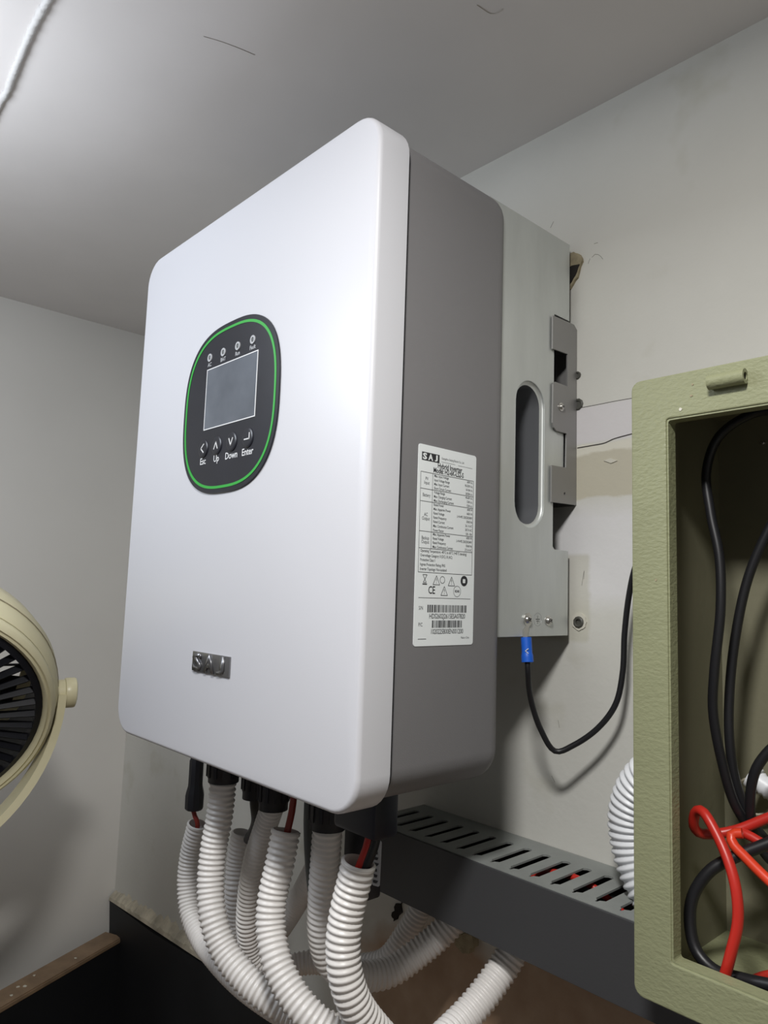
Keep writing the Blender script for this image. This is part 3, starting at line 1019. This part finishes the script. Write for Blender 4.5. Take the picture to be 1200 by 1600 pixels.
for k in range(6):
    tb.append(plate([[(0.0015, -0.006 - k * 0.005), (0.0050 + (k % 3) * 0.001, -0.006 - k * 0.005), (0.0052, -0.0085 - k * 0.005), (0.0015, -0.0085 - k * 0.005)]], 0.0002, TM @ Matrix.Translation((0, 0, 0.0006))))
link('tag_print', join(tb), 'print_black', md)

# ------------------------------------------------------------------ green steel box
gb = tag(empty('electrical_box', (0.72, 0.22, -0.105)), 'open pale green painted steel electrical box mounted right of the inverter', 'electrical box')
BX0, BX1, BY0, BZ0, BZ1 = 0.5560, 0.9000, 0.1445, -0.1048, 0.3280
fo = rrect(BX0, BX1, BZ0, BZ1, 0.006, 4)
fi = rrect(0.5810, BX1 - 0.026, -0.0770, 0.2978, 0.003, 3)
link('front_frame', plate([fo, fi], 0.0030, FRONT(BY0 + 0.0015), 0.0010), 'box_green', gb, 40)
t = 0.0020
yb = WY - 0.0006
box('side_wall', (BX0 - 0.0006, BY0 + 0.0022, BZ0 + 0.0008), (BX0 - 0.0006 + t, yb, BZ1 - 0.0008), 'box_green_shaded', gb)
box('side_wall', (BX1 + 0.0006 - t, BY0 + 0.0022, BZ0 + 0.0008), (BX1 + 0.0006, yb, BZ1 - 0.0008), 'box_green_shaded', gb)
box('top_wall', (BX0 + 0.0008, BY0 + 0.0022, BZ1 - 0.0015), (BX1 - 0.0008, yb, BZ1 + 0.0005), 'box_green_shaded', gb)
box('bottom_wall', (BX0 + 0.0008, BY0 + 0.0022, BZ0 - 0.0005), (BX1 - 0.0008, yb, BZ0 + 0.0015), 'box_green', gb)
box('back_wall', (BX0 + 0.0008, yb - t, BZ0 + 0.0008), (BX1 - 0.0008, yb, BZ1 - 0.0008), 'box_green_shaded', gb)
# folded lip round the opening
lo_ = rrect(0.5810, BX1 - 0.026, -0.0770, 0.2978, 0.003, 3)
li_ = rrect(0.5832, BX1 - 0.0282, -0.0748, 0.2956, 0.002, 3)
link('opening_lip', plate([lo_, li_], 0.0110, FRONT(BY0 + 0.0056)), 'box_green', gb)
hm = frame((0, 0, 0), (0, 0, 1), (0, 1, 0))
hy, hz = BY0 - 0.0048, 0.3165
hp = [(0.0028, 0.0), (0.0052, 0.0), (0.0052, 0.0245), (0.0028, 0.0245)]
hinge = lathe(hp, Matrix.Translation((0.6150, hy, hz)) @ Matrix.Rotation(math.pi / 2, 4, 'Y'), 20, close=True)
link('hinge_tube', hinge, 'box_green', gb, 40)
link('hinge_bore', cyl_mesh((0.6160, hy, hz), (0.6385, hy, hz), 0.0029, seg=16), 'hole_dark', gb)
for (px, pz, r) in ((0.6010, 0.3105, 0.0011), (0.5735, 0.1800, 0.0010), (0.6020, 0.3185, 0.0009), (0.5930, 0.3020, 0.0013)):
    link('paint_nick', plate([[(px + r * random.uniform(.6, 1.1) * math.cos(k), pz + r * random.uniform(.6, 1.1) * math.sin(k)) for k in range(6)]], 0.0008, FRONT(BY0 - 0.0010)), 'chip_pale' if r > 0.0012 else 'plaster_torn', gb)
screw_head('inside_screw', (0.5950, yb - t, 0.3020), (0, -1, 0), 0.0016, 'steel_bright', gb, False)
for pts, r, m, lb in (
    ([(0.6398, 0.2150, 0.3083), (0.6185, 0.2120, 0.3088), (0.5929, 0.2100, 0.2947), (0.5830, 0.2080, 0.2678), (0.5863, 0.2060, 0.2347), (0.5933, 0.2040, 0.1999), (0.5944, 0.2020, 0.1615), (0.5889, 0.2020, 0.1140), (0.5862, 0.2050, 0.0854), (0.5892, 0.2120, 0.0480), (0.5947, 0.2220, 0.0154), (0.6052, 0.2350, -0.0072), (0.6208, 0.2400, -0.0198)], 0.0036, 'cable_black',
     'black cable looping from the top of the green box, nearest its left wall'),
    ([(0.6345, 0.2400, 0.2547), (0.6162, 0.2380, 0.2213), (0.6021, 0.2360, 0.1868), (0.5924, 0.2340, 0.1421), (0.5876, 0.2320, 0.0978), (0.5877, 0.2300, 0.0596), (0.5919, 0.2320, 0.0271), (0.6011, 0.2380, 0.0004), (0.6152, 0.2500, -0.0189)], 0.0036, 'cable_black',
     'black cable slanting down inside the green box, right of the other one'),
    ([(0.6303, 0.2250, 0.0718), (0.6181, 0.2220, 0.0588), (0.6097, 0.2200, 0.0440), (0.6049, 0.2220, 0.0223), (0.6048, 0.2280, -0.0014), (0.6112, 0.2360, -0.0193), (0.6252, 0.2450, -0.0307)], 0.0036, 'cable_black',
     'short black cable bending down behind the red wires in the green box'),
    ([(0.6382, 0.2150, 0.0094), (0.6217, 0.2080, -0.0012), (0.6029, 0.2000, -0.0132), (0.5881, 0.1920, -0.0253), (0.5780, 0.1860, -0.0444), (0.5768, 0.1830, -0.0614), (0.5825, 0.1800, -0.0779), (0.5953, 0.1780, -0.0852), (0.6148, 0.1770, -0.0835), (0.6425, 0.1770, -0.0786)], 0.0042, 'cable_black',
     'thick black cable curled in the bottom corner of the green box'),
    ([(0.6067, 0.1660, -0.0852), (0.6121, 0.1660, -0.0652), (0.6162, 0.1680, -0.0443), (0.6146, 0.1700, -0.0251), (0.6082, 0.1740, -0.0093), (0.5973, 0.1800, 0.0057), (0.5863, 0.1850, 0.0161), (0.5798, 0.1890, 0.0139), (0.5750, 0.1950, 0.0018), (0.5766, 0.2020, -0.0046), (0.5839, 0.2080, -0.0043), (0.5972, 0.2150, 0.0004), (0.6170, 0.2220, 0.0125), (0.6350, 0.2260, 0.0231)], 0.0036, 'wire_red',
     'red wire rising from the lip of the green box and hooking back right'),
    ([(0.6060, 0.2040, 0.0025), (0.5992, 0.2020, 0.0003), (0.6012, 0.1990, -0.0048), (0.6110, 0.1960, -0.0110), (0.6249, 0.1920, -0.0188), (0.6440, 0.1880, -0.0284)], 0.0036, 'wire_orange_red',
     'bright orange-red wire falling to the lower right in the green box'),
    ([(0.5930, 0.2140, -0.0009), (0.6047, 0.2130, 0.0000), (0.6181, 0.2120, -0.0038), (0.6373, 0.2100, -0.0088)], 0.0034, 'wire_red',
     'short red wire running right above the orange-red one'),
    ([(0.6071, 0.2072, -0.0980), (0.6109, 0.2256, -0.0980), (0.6189, 0.2397, -0.0980), (0.6319, 0.2447, -0.0980)], 0.0032, 'wire_red',
     'red wire lying on the floor of the green box')):
    tag(cable('box_cable', pts, r, m, None, 0.004, 14), lb, 'cable', 'cables in the green box')
wc = tag(empty('white_connector', (0.5996, 0.2650, 0.0248)), 'white plastic cable sleeve deep inside the green box behind black cables', 'connector')
c0 = Vector((0.5992, 0.2620, 0.0232))
link('sleeve_tube', sweep(resample([c0 + Vector((-0.006, 0, 0.006)), c0 + Vector((0.012, 0, -0.003)), c0 + Vector((0.03, 0, -0.010))], 0.002), lambda i, n: 0.0085 - 0.0012 * (i % 2), 18), 'conduit_clean', wc, 60)
link('sleeve_collar', sweep(resample([c0 + Vector((-0.009, 0, 0.0075)), c0 + Vector((-0.004, 0, 0.005))], 0.002), lambda i, n: 0.0098, 18), 'conduit_clean', wc, 40)
tag(link('ring_terminal', lathe([(0.0135, -0.001), (0.0150, 0.0), (0.0135, 0.001), (0.0125, 0.0)], frame(Vector((0.5863, 0.2780, 0.0117)), (1, 0, 0), (0, 0, 1)), 24, close=True), 'plaster_rim', None, 60),
    'pale round knockout ring on the back of the green box', 'ring')

# ------------------------------------------------------------------ black cabinet
bc = tag(empty('black_cabinet', (-0.4, 0.2, ZF)), 'black cabinet panels with a brown top edge in the bottom left corner', 'cabinet')
bp_ = [(XL + 0.012, ZF), (0.12, ZF), (0.12, -0.4040), (-0.0609, -0.4160), (-0.25, -0.4300), (-0.4338, -0.4450), (XL + 0.008, -0.4510), (XL + 0.016, -0.500)]
link('back_panel', plate([bp_], 0.012, FRONT(WY - 0.0068)), 'cabinet_black', bc)
pa, pb = Vector((-0.588, 0.279, 0)), Vector((-0.468, 0.012, 0))
dirv = (pb - pa).normalized()
nrm = Vector((-dirv.y, dirv.x, 0))
M = Matrix(((dirv.x, nrm.x, 0, pa.x), (dirv.y, nrm.y, 0, pa.y), (0, 0, 1, 0), (0, 0, 0, 1)))
Ln = (pb - pa).length
sb = box_mesh((0, -0.021, ZF), (Ln, 0.021, -0.508), 0.001)
sb.transform(M)
sbo = link('side_board', sb, 'cabinet_black', bc)
eb = bmesh.new()
bmesh.ops.create_cube(eb, size=1)
for v in eb.verts:
    v.co = Vector(((v.co.x + .5) * (Ln + 0.004) - 0.002, v.co.y * 0.046, -0.508 + (v.co.z + .5) * 0.009))
bmesh.ops.bevel(eb, geom=list(eb.edges), offset=0.002, segments=2, affect='EDGES')
eb.transform(M)
link('edge_strip', bm_mesh(eb), 'cabinet_edge', bc, 40)
for k, (u, v) in enumerate(((0.10, 0.006), (0.175, -0.01), (0.205, 0.004), (0.212, -0.004), (0.235, 0.008))):
    q = M @ Vector((u, v, 0))
    s_ = 0.0035
    link('paint_chip', plate([[(q.x + s_ * random.uniform(.5, 1.2) * math.cos(j), q.y + s_ * random.uniform(.4, 1) * math.sin(j)) for j in range(6)]], 0.0006, Matrix.Translation((0, 0, -0.4987))), 'chip_pale', bc)
# ragged plaster rim along the panel's top edge, part of the wall
verts, faces = [], []
n = 150
rn = random.Random(3)
for i in range(n + 1):
    x = XL + 0.004 + (0.12 - XL - 0.004) * i / n
    k = (x - XL) / (0.12 - XL)
    zb = -0.4512 + 0.046 * k + 0.0005
    th = 0.020 + 0.012 * noise.noise((x * 14, 0, 3)) + 0.010 * noise.noise((x * 70, 5, 3)) + rn.uniform(-0.003, 0.003)
    verts += [(x, WY - 0.0128, zb), (x, WY - 0.012 + rn.uniform(-.001, .001), zb + th * 0.35), (x, WY - 0.004 + rn.uniform(-.001, .001), zb + th * 0.8), (x, WY + 0.001, zb + th), (x, WY + 0.001, zb)]
for i in range(n):
    for j in range(5):
        a, b_ = i * 5 + j, i * 5 + (j + 1) % 5
        faces.append((a, b_, b_ + 5, a + 5))
me = bpy.data.meshes.new('rim')
me.from_pydata(verts, [], faces)
link('plaster_rim', me, 'plaster_rim', wall_back)
for a in ([(-0.6686, 0.2935, -0.4241), (-0.6547, 0.2935, -0.4297), (-0.6407, 0.2935, -0.4376)], [(-0.1089, 0.2938, -0.3199), (-0.0986, 0.2938, -0.3227), (-0.0841, 0.2938, -0.3204)], [(-0.1260, 0.2938, -0.3185), (-0.1000, 0.2938, -0.3258)]):
    strip_line('crack', a, 0.0012, 'crack_dark', wall_back)

# ------------------------------------------------------------------ fan
FC = Vector((-0.1988, -0.1808, -0.0075))
ax = Vector((0.191, 0.982, 0)).normalized()
nh = Vector((0.982, -0.191, 0)).normalized()
TL = math.radians(32.2)
fn = (nh * math.cos(TL) + Vector((0, 0, -1)) * math.sin(TL)).normalized()
up = fn.cross(ax)
FM = Matrix(((ax.x, up.x, fn.x, FC.x), (ax.y, up.y, fn.y, FC.y), (ax.z, up.z, fn.z, FC.z), (0, 0, 0, 1)))
fan = tag(empty('pedestal_fan', (FC.x - 0.04, FC.y, ZF)), 'cream round fan with black grille, cut off by the left picture edge', 'fan')
FRr = 0.158
link('housing', lathe([(FRr + 0.015, -0.012), (FRr + 0.020, -0.022), (FRr + 0.021, -0.055), (FRr + 0.012, -0.085), (FRr - 0.006, -0.105), (FRr - 0.018, -0.110), (FRr - 0.018, -0.107), (FRr - 0.008, -0.102), (FRr + 0.008, -0.083), (FRr + 0.016, -0.055), (FRr + 0.014, -0.024), (FRr + 0.010, -0.014)], FM, 72, close=True), 'fan_cream', fan, 50)
link('front_ring', lathe([(FRr, -0.006), (FRr + 0.001, 0.001), (FRr + 0.005, 0.0045), (FRr + 0.0075, 0.0025), (FRr + 0.010, 0.0045), (FRr + 0.0145, 0.001), (FRr + 0.016, -0.006), (FRr + 0.0145, -0.0115), (FRr + 0.008, -0.014), (FRr + 0.001, -0.012)], FM, 72, close=True), 'fan_cream', fan, 60)
link('seam_band', lathe([(FRr + 0.0215, -0.038), (FRr + 0.0217, -0.039), (FRr + 0.0215, -0.040), (FRr + 0.0208, -0.039)], FM, 72, close=True), 'plaster_torn', fan)
for q, h in ((0.154, 0.012), (0.036, 0.006)):
    link('grille_ring', lathe([(q - 0.004, -0.010), (q - 0.004, -0.010 + h), (q + 0.004, -0.010 + h * 0.6), (q + 0.004, -0.010)], FM, 72, close=True), 'fan_black', fan, 40)
link('hub_cap', lathe([(0.036, -0.008), (0.034, -0.001), (0.022, 0.003), (0.0001, 0.004)], FM, 32), 'fan_black', fan, 50)
for k in range(48):
    a = 2 * math.pi * k / 48
    me = box_mesh((0.034, -0.0012, -0.010), (0.154, 0.0012, -0.001))
    me.transform(FM @ Matrix.Rotation(a, 4, 'Z') @ Matrix.Rotation(0.5, 4, 'X'))
    link('grille_slat', me, 'fan_black', fan)
for k in range(5):
    a = 2 * math.pi * k / 5
    bm = bmesh.new()
    vv = []
    for i in range(7):
        r_ = 0.026 + 0.104 * i / 6
        tw = 0.7 - 0.25 * i / 6
        ww = 0.028 + 0.028 * math.sin(math.pi * i / 7)
        for s in (-1, 1):
            vv.append(bm.verts.new((r_, s * ww * math.cos(tw), -0.055 + s * ww * math.sin(tw))))
    for i in range(6):
        bm.faces.new((vv[2 * i], vv[2 * i + 1], vv[2 * i + 3], vv[2 * i + 2]))
    bm.transform(FM @ Matrix.Rotation(a, 4, 'Z'))
    me = bm_mesh(bm)
    link('blade', me, 'fan_black', fan, 60)
link('inner_barrel', lathe([(FRr - 0.003, -0.010), (FRr + 0.004, -0.040), (FRr - 0.004, -0.085), (FRr - 0.006, -0.085), (FRr + 0.002, -0.040), (FRr - 0.005, -0.010)], FM, 72, close=True), 'fan_black', fan, 50)
link('motor', cyl_mesh(FM @ Vector((0, 0, -0.10)), FM @ Vector((0, 0, -0.03)), 0.026, seg=24), 'fan_black', fan, 40)
# rear guard: open ring with sparse spokes so daylight shows through
for k in range(24):
    a = 2 * math.pi * k / 24
    me = box_mesh((0.02, -0.001, -0.109), (0.142, 0.001, -0.106))
    me.transform(FM @ Matrix.Rotation(a, 4, 'Z'))
    link('rear_spoke', me, 'fan_black', fan)
PZ = -0.045
for s in (-1, 1):
    p0 = FM @ Vector((s * (FRr + 0.017), 0, PZ))
    p1 = FM @ Vector((s * (FRr + 0.030), 0, PZ))
    p2 = FM @ Vector((s * (FRr + 0.045), 0, PZ))
    link('pivot_boss', cyl_mesh(p0, p1, 0.0175, seg=28), 'fan_cream', fan, 40)
    link('pivot_knob', cyl_mesh(p1, p2, 0.0200, seg=28, bevel=0.003), 'fan_cream', fan, 40)
pc0 = FM @ Vector((0, 0, PZ))
path, RY = [], FRr + 0.026
for k in range(41):
    a = math.pi * k / 40
    path.append(pc0 + ax * (RY * math.cos(a)) + Vector((0, 0, -1)) * ((RY + 0.022) * math.sin(a)))
vv, ff = [], []
for i, p in enumerate(path):
    t_ = (path[min(40, i + 1)] - path[max(0, i - 1)]).normalized()
    o_ = t_.cross(nh).normalized()
    for du_, dv_ in ((-0.005, -0.021), (0.005, -0.021), (0.005, 0.021), (-0.005, 0.021)):
        vv.append(p + o_ * du_ + nh * dv_)
for i in range(40):
    for k in range(4):
        a, b_ = i * 4 + k, i * 4 + (k + 1) % 4
        ff.append((a, b_, b_ + 4, a + 4))
ff += [(3, 2, 1, 0), tuple(160 + k for k in range(4))]
me = bpy.data.meshes.new('yoke')
me.from_pydata([tuple(v) for v in vv], [], ff)
link('yoke', me, 'fan_cream', fan, 40)
bot = path[20]
link('pole', cyl_mesh((bot.x, bot.y, ZF + 0.03), (bot.x, bot.y, bot.z), 0.014, seg=20), 'fan_cream', fan, 40)
link('base', lathe([(0.0001, 0.04), (0.03, 0.04), (0.10, 0.025), (0.15, 0.012), (0.155, 0.0), (0.0001, 0.0)], Matrix.Translation((bot.x, bot.y, ZF)), 40), 'fan_cream', fan, 40)

# ------------------------------------------------------------------ ceiling cable
rn = random.Random(8)
cp = [Vector(q) for q in ((-0.2492, -0.1590, 0.6895), (-0.1261, -0.1659, 0.6895), (-0.0239, -0.1718, 0.6890), (-0.0084, -0.1721, 0.6885), (0.0059, -0.1722, 0.6885), (0.0210, -0.1739, 0.6885), (0.0528, -0.1767, 0.6885), (0.0918, -0.1797, 0.6885), (0.1273, -0.1818, 0.6885), (0.1634, -0.1825, 0.6885), (0.2198, -0.1821, 0.6890), (0.2773, -0.1826, 0.6890))]
path = resample(catmull(cp), 0.0025)
cc = link('ceiling_cable', sweep(path, lambda i, n: 0.0033 + rn.uniform(-0.0005, 0.0006), 12), 'cable_paint', None, 60)
tag(cc, 'thin white painted cable running along the ceiling in the upper left corner', 'cable')
for pts in ([(0.2225, -0.0579, 0.6908), (0.2285, -0.0427, 0.6908), (0.2332, -0.0262, 0.6908), (0.2368, -0.0094, 0.6908)], [(0.4317, 0.0989, 0.6908), (0.4354, 0.1169, 0.6908), (0.4451, 0.1185, 0.6908)]):
    strip_line('scratch', pts, 0.0003, 'scratch_ceiling', bpy.data.objects['ceiling'])

for o in bpy.data.objects:
    if '_w' in o:
        del o['_w']
